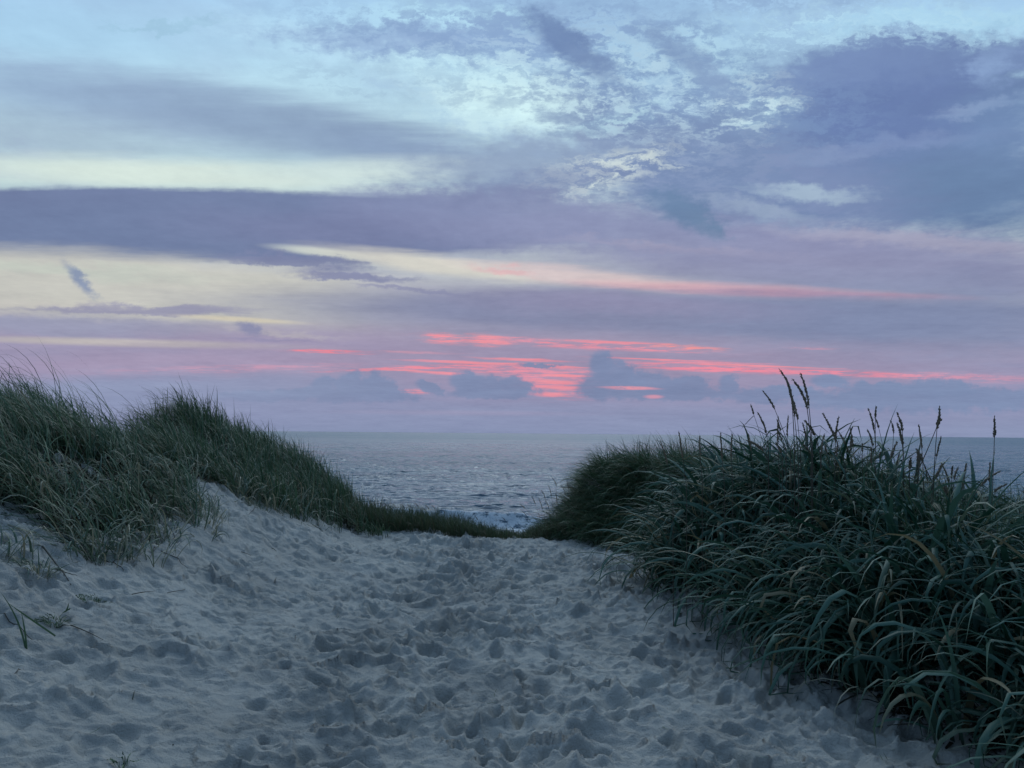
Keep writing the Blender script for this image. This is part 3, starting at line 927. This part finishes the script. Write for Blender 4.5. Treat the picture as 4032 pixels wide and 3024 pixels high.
# --- right: upright finer shoots on the ridge of the mound
x, y, a, sz, _ = tufts(G, 360, 22, (1.9, 7, 5.2, 10.5), lambda x, y: on_right(x, y, .7), .13)
n = len(x)
sow('dune_grass', m_fine, x, y, G.uniform(.40, .80, n), G.uniform(.005, .011, n), wind=.25, th=(.0, .35), bend=(.1, .9), kinkp=.12, lean=a, nseg=7, seed=29,
    kind='stuff', label='upright thin green shoots along the ridge of the near right mound', category='dune grass')


x = G.uniform(1.3, 6.5, 2300)
y = G.uniform(3.2, 12.5, 2300)
kx = on_right(x, y, -.05)
x, y = x[kx], y[kx]
n = len(x)
sow('dry_stems', m_pale, x, y, G.uniform(.35, .95, n), G.uniform(.004, .011, n), wind=.3, th=(.0, 1.0), bend=(.1, 2.4), kinkp=.4, kinka=1.7, nseg=8, seed=34,
    kind='stuff', label='pale dry stems standing and broken among the blades of the right mounds', category='dry stems')


# ------------------------------------------------------------------ seed stalks
def hit(px, py):
    d = ray(px, py)
    t = 2.0
    while t < 60:
        p = Vector((0, 0, CAM_Z)) + d * t
        gz = float(ground(p.x, p.y))
        if p.z < gz:
            return Vector((p.x, p.y, gz))
        t += .02
    return p


def tube(pts, rad, sides=5, wob=0.0, seed=0):
    """tapering tube through the points (smoothed)"""
    pts = np.array(pts, float)
    rad = np.array(rad, float)
    T = np.gradient(pts, axis=0)
    T /= np.linalg.norm(T, axis=1)[:, None] + 1e-9
    ref = np.array([0.3, 1, 0.1])
    U = np.cross(T, ref)
    U /= np.linalg.norm(U, axis=1)[:, None] + 1e-9
    Vv = np.cross(T, U)
    g = np.random.default_rng(seed)
    a = np.linspace(0, 2 * np.pi, sides, endpoint=False)
    ring = U[:, None] * np.cos(a)[None, :, None] + Vv[:, None] * np.sin(a)[None, :, None]
    rr = rad[:, None] * (1 + wob * g.normal(0, 1, (len(pts), sides)))
    co = (pts[:, None] + ring * rr[..., None]).reshape(-1, 3)
    i = np.arange(len(pts) * sides).reshape(len(pts), sides)
    j = np.roll(i, -1, 1)
    f = np.stack([i[:-1], j[:-1], j[1:], i[1:]], -1).reshape(-1, 4)
    return co, f


def bez(p0, p1, p2, n):
    t = np.linspace(0, 1, n)[:, None]
    p0, p1, p2 = np.array(p0), np.array(p1), np.array(p2)
    return (1 - t) ** 2 * p0 + 2 * t * (1 - t) * p1 + t * t * p2


m_stem, S = material('dry_stem')
c = S.mix(S.noise(S.n('ShaderNodeNewGeometry').outputs['Position'], 25, 3, .6).outputs['Fac'], (.040, .034, .024, 1), (.085, .070, .044, 1))
S.n('ShaderNodeOutputMaterial', ins={0: S.n('ShaderNodeBsdfPrincipled', ins={'Base Color': c, 'Roughness': .6}).outputs[0]})
m_head, S = material('seed_head')
c = S.mix(S.noise(S.n('ShaderNodeNewGeometry').outputs['Position'], 90, 3, .7).outputs['Fac'], (.08, .06, .04, 1), (.30, .23, .15, 1))
S.n('ShaderNodeOutputMaterial', ins={0: S.n('ShaderNodeBsdfPrincipled', ins={'Base Color': c, 'Roughness': .8}).outputs[0]})
m_twig, S = material('dark_twig')
c = S.mix(S.noise(S.n('ShaderNodeNewGeometry').outputs['Position'], 40, 3, .6).outputs['Fac'], (.020, .020, .014, 1), (.07, .065, .045, 1))
S.n('ShaderNodeOutputMaterial', ins={0: S.n('ShaderNodeBsdfPrincipled', ins={'Base Color': c, 'Roughness': .7}).outputs[0]})


def stalk(tip, hb, sb, Y, label, group, rad=.0075, leaf=None, seed=0):
    """tip, foot of the seed head and a low point of the stem, in photo view pixels, standing at distance Y"""
    g = random.Random(seed)
    pt, ph, pb = at(*tip, Y + g.uniform(-.05, .05)), at(*hb, Y), at(*sb, Y)
    foot = Vector((pb.x + (pb.x - ph.x) * .25, Y + .05, 0))
    foot.z = float(ground(foot.x, foot.y)) - .02
    root = bpy.data.objects.new('seed_stalk', None)
    col.objects.link(root)
    root.location = foot
    root.empty_display_size = .1
    root['label'], root['category'] = label, 'seed stalk'
    if group:
        root['group'] = group
    o = np.array(foot)
    low = bez(foot, (Vector(foot) + pb) * .5 + Vector((0, 0, .03)), pb, 5)
    mid = (pb * .5 + ph * .5) + (pt - ph) * -.10
    up = bez(pb, mid, ph, 7)[1:]
    ps = np.concatenate([low, up])
    co, f = tube(ps - o, np.interp(np.linspace(0, 1, len(ps)), [0, 1], [rad * .42, rad * .24]), 5)
    st = link('stem', raw_mesh('stem', co, f), m_stem, root)
    # seed head: a spindle with spikelets pressed along it
    axis_ = bez(ph, ph + (ph - Vector(ps[-2])).normalized() * (pt - ph).length * .45, pt, 26)
    t = np.linspace(0, 1, 26)
    rr = rad * np.clip(np.sin(np.pi * np.clip(t * .92 + .06, 0, 1)) ** .6, .08, 1) * (1 - .35 * t) * .8
    co, f = tube(axis_ - o, rr, 6, .16, seed)
    cs, fs = [co], [f]
    off = len(co)
    gg = np.random.default_rng(seed + 5)
    Ln = (pt - ph).length
    for i in range(int(34 + Ln * 90)):
        k = gg.uniform(.02, .95)
        j = k * 25
        b = axis_[int(j)] * (1 - (j % 1)) + axis_[min(int(j) + 1, 25)] * (j % 1)
        tg = axis_[min(int(j) + 1, 25)] - axis_[max(int(j) - 1, 0)]
        tg = tg / (np.linalg.norm(tg) + 1e-9)
        sd = gg.normal(0, 1, 3)
        sd -= tg * sd.dot(tg)
        sd /= np.linalg.norm(sd) + 1e-9
        l = gg.uniform(.010, .020) * (1.1 - .4 * k)
        p0 = b + sd * rad * .45
        p2 = b + tg * l + sd * rad * gg.uniform(.9, 1.5) * (1.05 - .6 * k)
        co2, f2 = tube(bez(p0, (p0 + p2) / 2 + sd * .002, p2, 4) - o, [rad * .16, rad * .26, rad * .2, rad * .02], 4)
        cs.append(co2)
        fs.append(f2 + off)
        off += len(co2)
    link('seed_head', raw_mesh('seed_head', np.concatenate(cs), np.concatenate(fs)), m_head, root)
    if leaf:
        a, b = at(*leaf[0], Y), at(*leaf[1], Y)
        co, f = tube(bez(a, (a + b) / 2 + Vector((0, 0, .01)), b, 7) - o, [rad * .35] * 5 + [rad * .25, .0003], 4)
        link('leaf', raw_mesh('leaf', co, f), m_stem, root)
    return root


def z4(X, Y):
    return ((2900 + X / 3.016) * .5486, (1400 + Y / 3.016) * .5486)


def z5(X, Y):
    return ((3400 + X / 2.764) * .5486, (1500 + Y / 2.764) * .5486)


def z6(X, Y):
    return ((1200 + X * .6329) * .5486, (1600 + Y * .6329) * .5486)


g_tall = 'dark seed stalks standing above the right mound'
short_l = 'short seed stalk barely clearing the right mound grass'
STALKS = [
    (z4, (500, 150), (655, 500), (690, 1250), 'tallest seed stalk of all, its dark head reaching into the pink streak', .0085),
    (z4, (590, 270), (690, 730), (735, 1250), 'seed stalk with a long head pressed against the right side of the tallest one', .008),
    (z4, (640, 440), (725, 770), (765, 1250), 'purplish lower seed head hanging just below the two tallest heads', .0065),
    (z4, (755, 200), (860, 600), (905, 1150), 'straight tall seed stalk just right of the tallest cluster, nearly as high', .0085),
    (z4, (655, 270), (840, 640), (890, 1150), 'feathery seed head bending left between the two tallest stalks', .009),
    (z4, (300, 410), (455, 640), (640, 1120), 'seed stalk leaning left with a slim head, on its own left of the tallest cluster', .0065),
    (z4, (170, 575), (205, 700), (350, 1130), 'thin seed stalk with one bare leaf sticking out to the left under its head', .005),
    (z4, (240, 665), (355, 930), (380, 1140), 'seed stalk with a curved head close beside the one with a bare side leaf', .0065),
    (z4, (480, 750), (525, 900), (585, 1110), 'small seed stalk between the leaning slim one and the tallest cluster, upper of two', .005),
    (z4, (490, 890), (545, 1020), (590, 1130), 'small seed stalk between the leaning slim one and the tallest cluster, lower of two', .005),
    (z4, (100, 1000), (320, 1140), (380, 1250), 'thick green seed head lying almost flat to the left on top of the grass', .009),
    (z4, (465, 1030), (530, 1160), (545, 1240), None, .006),
    (z4, (800, 765), (930, 950), (1000, 1200), 'seed stalk with its head crossing low in front of the tall pair', .0085),
    (z4, (1020, 680), (1170, 980), (1290, 1300), 'left arm of the X of two crossing seed stalks in the stand', .0075),
    (z4, (1215, 710), (1175, 1040), (1170, 1320), 'right arm of the X of two crossing seed stalks in the stand', .0075),
    (z4, (1200, 880), (1350, 1190), (1390, 1330), 'left-leaning seed stalk directly right of the crossing pair', .0075),
    (z4, (1370, 940), (1360, 1130), (1380, 1280), None, .006),
    (z4, (1050, 1040), (1075, 1190), (1100, 1300), None, .006),
    (z4, (785, 1050), (910, 1210), (940, 1300), None, .007),
    (z4, (1495, 1040), (1495, 1150), (1500, 1290), 'short lone upright seed stalk in front of the sea between two taller groups', .005),
    (z4, (1560, 620), (1640, 930), (1655, 1250), 'seed stalk with a long pale feathery head, left of the forked one', .0065),
    (z4, (1662, 600), (1650, 740), (1655, 1300), 'upright dark little head forming the right tine of the fork', .0055),
    (z4, (1640, 730), (1690, 860), (1800, 1350), 'seed stalk whose small head forms the lower tine of the fork, slanting down right', .005),
    (z4, (1550, 870), (1620, 1080), (1640, 1280), None, .0065),
    (z4, (1830, 770), (1865, 930), (1840, 1290), 'pale thin seed stalk left of the hooked one', .0055),
    (z4, (1900, 670), (1970, 900), (1985, 1350), 'seed stalk with a hooked tip, upper of a close pair', .0075),
    (z4, (1905, 790), (1970, 1060), (1990, 1400), 'seed stalk with a thick dark head, lower of the pair with the hooked one', .0085),
    (z4, (1910, 1020), (1830, 1230), (1790, 1400), 'dark seed stalk leaning right, low in front of the hooked pair', .0085),
    (z4, (1710, 1140), (1700, 1230), (1695, 1330), None, .005),
    (z5, (600, 470), (635, 740), (655, 1060), 'seed stalk with a slim greenish head halfway between the hooked pair and the diagonal one', .006),
    (z5, (825, 265), (795, 510), (600, 960), 'high diagonal seed stalk leaning right with a plump head against the sky', .0085),
    (z5, (855, 410), (800, 525), (765, 1050), 'upright seed stalk whose head touches the plump head of the diagonal one', .0075),
    (z5, (850, 600), (795, 830), (760, 1060), 'thin pale seed stalk right of the diagonal one, in front of the horizon', .0055),
    (z5, (575, 735), (650, 890), (745, 1100), None, .010),
    (z5, (585, 760), (590, 900), (560, 1040), None, .009),
    (z5, (855, 890), (785, 1060), (745, 1130), None, .0075),
    (z5, (970, 920), (960, 1060), (960, 1320), 'left one of a small upright pair in front of the sea', .006),
    (z5, (1040, 930), (985, 1080), (965, 1320), 'right one of a small upright pair in front of the sea', .006),
    (z5, (1120, 890), (1105, 1010), (1080, 1320), 'thin lone seed stalk with a short head right of the small pair', .006),
    (z5, (1425, 375), (1425, 620), (1395, 1430), 'rightmost tall seed stalk, standing alone and straight above the horizon', .0075),
    (z5, (1500, 975), (1270, 1150), (1160, 1330), 'long seed head bowed to the right just left of the rightmost tall stalk', .008),
    (z5, (1570, 1120), (1420, 1210), (1230, 1430), 'long seed head bowed to the right crossing behind the rightmost tall stalk', .007),
    (z5, (1380, 880), (1370, 1100), (1375, 1330), 'blurred pale seed stalk close to the left of the rightmost tall one', .006),
    (z5, (515, 830), (505, 960), (500, 1080), None, .009),
    (z5, (870, 1110), (900, 1230), (905, 1330), None, .009),
    (z5, (1735, 1200), (1760, 1260), (1700, 1400), 'seed stalk cut by the right edge of the view', .007),
]
dist = random.Random(4)
for i, (fn_, t_, h_, b_, lab, rd) in enumerate(STALKS):
    Yd = 6.6 if fn_ is z4 else 6.1
    Yd += dist.uniform(-.5, .5)
    extra = dict(leaf=(z4(205, 715), z4(60, 870))) if i == 6 else {}
    stalk(fn_(*t_), fn_(*h_), fn_(*b_), Yd, lab or short_l, g_tall if lab else 'short seed stalks in the grass of the right mound', rd * Yd / 6.6 * 1.5, seed=i, **extra)
for i in range(18):
    px_ = 1440 + 38 * i + dist.uniform(-15, 15)
    top_ = np.interp(px_, [1400, 1700, 1950, 2212], [955, 940, 985, 1075]) - dist.uniform(0, 45)
    ln_ = dist.uniform(-26, 12)
    hl_ = dist.uniform(38, 62)
    stalk((px_ + ln_, top_), (px_ + ln_ * .3, top_ + hl_), (px_ + 4, top_ + hl_ + 60), 6.7 + dist.uniform(-.5, .6), 'slender tan seed stalk along the crest of the right mound',
          'slender seed stalks along the right mound', .0085, seed=200 + i)
small = 'fine seed stalk in the sparse stand right of the gap'
strip = 'tiny seed stalk above the short brow grass'
for i, (t_, h_, b_) in enumerate([((1535, 440), (1565, 500), (1565, 640)), ((1515, 490), (1535, 560), (1545, 650)), ((1590, 490), (1620, 550), (1610, 680)),
                                  ((1640, 480), (1665, 520), (1670, 640)), ((1410, 555), (1435, 610), (1465, 700)), ((1470, 520), (1495, 575), (1510, 690)),
                                  ((1335, 608), (1370, 635), (1450, 720)), ((1630, 460), (1640, 520), (1640, 680)), ((1455, 570), (1480, 640), (1500, 710)),
                                  ((1560, 540), (1570, 600), (1575, 690)), ((1495, 580), (1520, 640), (1530, 700)), ((1350, 650), (1380, 680), (1420, 740))]):
    stalk(z6(*t_), z6(*h_), z6(*b_), 11.9 + dist.uniform(-.3, .3), small, 'fine seed stalks beside the gap', .0062, seed=100 + i)
for i, (X, Y_) in enumerate([(415, 590), (455, 588), (545, 608), (640, 610), (683, 600), (750, 615), (790, 618), (850, 640), (925, 680), (1055, 682), (1090, 730), (1122, 748),
                             (1225, 690), (1280, 750), (490, 600), (600, 612)]):
    stalk(z6(X, Y_), z6(X + 22, Y_ + 26), z6(X + 34, Y_ + 78), 12.6 + dist.uniform(-.3, .3), strip, 'tiny seed stalks along the brow', .0055, seed=150 + i)


# ------------------------------------------------------------------ loose straws, twigs and sprigs on the sand
def lift(p, dz):
    return Vector((p.x, p.y, p.z + dz))


def straw(pa, pb_, label, group, w=.004, up=(.01, .01), mat=None, name='grass_straw', cat='straw', bow=.01):
    a, b = hit(*pa), hit(*pb_)
    gz = lambda p: float((ground(p.x, p.y) + relief(np.array([p.x]), np.array([p.y]))[0]))
    a.z, b.z = gz(a) + up[0], gz(b) + up[1]
    n = 9
    P_ = bez(a, (a + b) / 2 + Vector((0, 0, bow)), b, n)
    for k in range(n):
        zz_ = gz(Vector(P_[k])) + .004
        if P_[k][2] < zz_:
            P_[k][2] = zz_
    o = np.array(a)
    co, f = tube(P_ - o, np.interp(np.linspace(0, 1, n), [0, .2, 1], [w * .65, w * .65, w * .25]), 5)
    ob = link(name, raw_mesh(name, co, f), mat or m_twig, label=label, category=cat, group=group)
    ob.location = a
    return ob


def zl(X, Y):   # left slope crop
    return (X * .6329 * .5486, (1300 + Y * .6329) * .5486)


def zb(X, Y):   # lower left crop
    return (X * .6329 * .5486, (2000 + Y * .6329) * .5486)


lab_s = 'dark dry stem lying on sand below the left dune grass'
for a_, b_, w_ in [((985, 1320), (930, 1440), .007), ((650, 1420), (770, 1510), .007), ((1055, 1210), (1105, 1320), .006), ((500, 1340), (575, 1440), .006),
                   ((1200, 1150), (1310, 1220), .006), ((780, 1350), (930, 1420), .005), ((340, 1500), (490, 1550), .007), ((1690, 1350), (1720, 1380), .006),
                   ((1000, 1400), (1170, 1480), .005), ((1590, 1110), (1540, 1160), .006), ((1500, 1390), (1560, 1400), .005), ((700, 1440), (780, 1425), .005)]:
    straw(zl(*a_), zl(*b_), lab_s, 'dry stems scattered on the left slope', w_)
straw(zl(730, 1170), zl(890, 1215), 'thick dark stem poking out of the left dune grass over the sand', None, .013, up=(.10, .12))
straw(zl(265, 1345), zl(440, 1600), 'longest dark stem running down the sand at the left', None, .010)
for a_, b_, w_ in [((440, 740), (640, 870), .006), ((820, 555), (960, 530), .006), ((1040, 555), (1160, 548), .005), ((90, 1060), (130, 1010), .005),
                   ((0, 660), (230, 800), .005), ((350, 740), (470, 735), .005), ((1710, 470), (1720, 430), .005)]:
    straw(zb(*a_), zb(*b_), 'thin dry stem on the soft sand low on the left', 'thin stems low on the left', w_)
for a_, b_ in [((1838, 790), (1836, 835)), ((825, 1190), (838, 1165)), ((1995, 1380), (2012, 1402)), ((2010, 1378), (2024, 1398)), ((1075, 1485), (1080, 1495))]:
    straw(zb(*a_), zb(*b_), 'tiny bleached white straw in the trodden sand', 'bleached bits in the sand', .005, mat=m_pale, name='white_straw', cat='straw')


def sprig(spots, label, w=.02, mat=None, name='grass_sprig', cat='grass sprig'):
    """a few single leaves growing from one foot: each leaf a part"""
    base = hit(*spots[0][0])
    root = bpy.data.objects.new(name, None)
    col.objects.link(root)
    root.location = base
    root['label'], root['category'] = label, cat
    for (p0, p1, bow) in spots:
        a = hit(*p0)
        d = ray(*p1)
        b = Vector((0, 0, CAM_Z)) + d * (a.y / d.y)
        n = 10
        P_ = bez(a, (a + b) / 2 + Vector((bow, 0, abs(bow) * .5)), b, n) - np.array(base)
        T = np.gradient(P_, axis=0)
        side = np.cross(T, np.array([.2, 1, .1]))
        side /= np.linalg.norm(side, axis=1)[:, None]
        t = np.linspace(0, 1, n)[:, None]
        ww = w * .5 * np.clip(1.1 * (1 - t ** 2.5), .03, 1)
        dep = np.array([0, -1.0, 0])[None] * ww * .5
        V = np.stack([P_ - side * ww, P_ + dep, P_ + side * ww], 1).reshape(-1, 3)
        i = np.arange(n * 3).reshape(n, 3)
        f = np.concatenate([np.stack([i[:-1, j], i[:-1, j + 1], i[1:, j + 1], i[1:, j]], -1) for j in (0, 1)])
        me = raw_mesh('leaf', V, f)
        fattr(me, 'tone', np.full(len(V), .3 + .3 * random.random()))
        fattr(me, 'along', np.repeat(t[:, 0], 3) * .75 + .1)
        link('leaf', me, mat or m_fine, root)
    return root


sprig([(zb(160, 880), zb(0, 520), .04), (zb(165, 882), zb(130, 640), .01), (zb(345, 800), zb(40, 585), -.02)], 'bare sprig of three dark leaves rising from the sand at the left edge', .013)
sprig([(zb(412, 640), zb(425, 590), .01), (zb(414, 640), zb(385, 655), .01), (zb(412, 640), zb(440, 625), .01)], 'tiny dark seedling alone on the sand between the left grass and the hollow', .010)


def small_tuft(px, py, n, L, r, label, mat, group=None, seed=0, w=(.003, .006), bend=(.5, 2.5)):
    g = np.random.default_rng(seed)
    b = hit(px, py)
    a = g.uniform(0, 2 * np.pi, n)
    rr = r * np.sqrt(g.random(n))
    o = sow('grass_tuft', mat, b.x + rr * np.cos(a), b.y + rr * np.sin(a), g.uniform(.4, 1, n) * L, g.uniform(w[0], w[1], n), wind=.25, th=(.1, 1.0), bend=bend, kinkp=.3,
            lean=a, nseg=7, seed=seed, label=label, category='grass tuft')
    if group:
        o['group'] = group
    return o


small_tuft(*zb(580, 590), 60, .10, .07, 'withered low tuft sunk in a dark hollow of the left sand', m_fine, seed=301)
small_tuft(*zb(340, 720), 50, .11, .05, 'little dead tuft on the left sand just above the three-leaved sprig', m_fine, seed=302)
small_tuft(*zb(215, 400), 90, .24, .10, 'small green tuft at the lowest fringe of the left dune grass', m_pale, seed=303, w=(.005, .009))
small_tuft(*zl(1330, 1150), 70, .20, .12, 'thin ragged tuft on the sand slope below the dark far hump', m_pale, seed=304)
small_tuft(*zl(1610, 1110), 90, .24, .12, 'ragged tuft of bent blades standing in the sand tongue left of the path', m_pale, seed=305)
small_tuft(*zl(560, 1400), 110, .22, .12, 'brownish tuft hanging down the left sand slope, lowest of the dense grass', m_fine, seed=306)
small_tuft(*zb(765, 1600), 14, .12, .02, 'short dark shoots at the bottom edge of the view, left of the middle', m_fine, seed=307)

# wind-blown litter: broken straw and leaf bits, thickest along the grass
k = 2600
lx, ly = G.uniform(-4.5, 3.2, k), 3.0 + 9.0 * G.random(k) ** 1.3
near = np.minimum(np.abs(lx - left_edge(ly)), np.abs(lx - right_edge(ly)))
keep = G.random(k) < np.exp(-near / .45) * .9 + .10
lx, ly = lx[keep], ly[keep]
n = len(lx)
V, f, al, idx = blade_arrays(lx, ly, ground(lx, ly) + relief(lx, ly) + .004, G.uniform(.02, .11, n), G.uniform(.002, .005, n), G.uniform(0, 6.28, n), G.uniform(1.35, 1.6, n),
                             G.normal(0, .15, n), np.full(n, 1.5), np.zeros(n), np.full(n, .5), G.normal(0, .4, n), G.normal(0, .5, n), 4, False)
me = raw_mesh('plant_litter', V, f)
fattr(me, 'tone', G.random(n)[idx])
fattr(me, 'along', al * .5 + .2)
link('plant_litter', me, m_fine, kind='stuff', label='broken straw and leaf bits blown over the sand along the grass edges', category='plant litter')

# bare branching twig leaning out of the right mound beside the gap
tw = bpy.data.objects.new('bare_twig', None)
col.objects.link(tw)
a0 = at(*z6(1835, 500), 11.3)
tw.location = a0
tw['label'], tw['category'] = 'dark forked leafless twig sticking out left from the far right mound towards the sea', 'twig'
for p0, p1, p2 in [((1850, 520), (1790, 480), (1720, 430)), ((1790, 485), (1755, 480), (1722, 510)), ((1835, 490), (1800, 470), (1770, 465)), ((1815, 470), (1790, 450), (1740, 415))]:
    A_, B_, C_ = (at(*z6(*p), 11.3) for p in (p0, p1, p2))
    co, f = tube(bez(A_, B_, C_, 9) - np.array(a0), np.linspace(.006, .0025, 9), 5)
    link('branch', raw_mesh('branch', co, f), m_twig, tw)


# a number word in reading order tells the otherwise equal little things apart
ORD = ('first second third fourth fifth sixth seventh eighth ninth tenth eleventh twelfth thirteenth fourteenth fifteenth sixteenth seventeenth '
       'eighteenth nineteenth twentieth').split()
by = {}
for o in col.objects:
    if o.parent is None and 'label' in o.keys():
        by.setdefault(o['label'], []).append(o)
for lab, os_ in by.items():
    if len(os_) > 1:
        os_.sort(key=lambda o: o.location.x / max(o.location.y, .5))
        for k, o in enumerate(os_):
            o['label'] = lab + ', ' + ORD[k] + ' from the left'
for o in col.objects:
    if o.parent is None and 'label' in o.keys() and len(o['label'].replace('-', ' ').split()) > 16:
        print('LONG', o.name, o['label'])
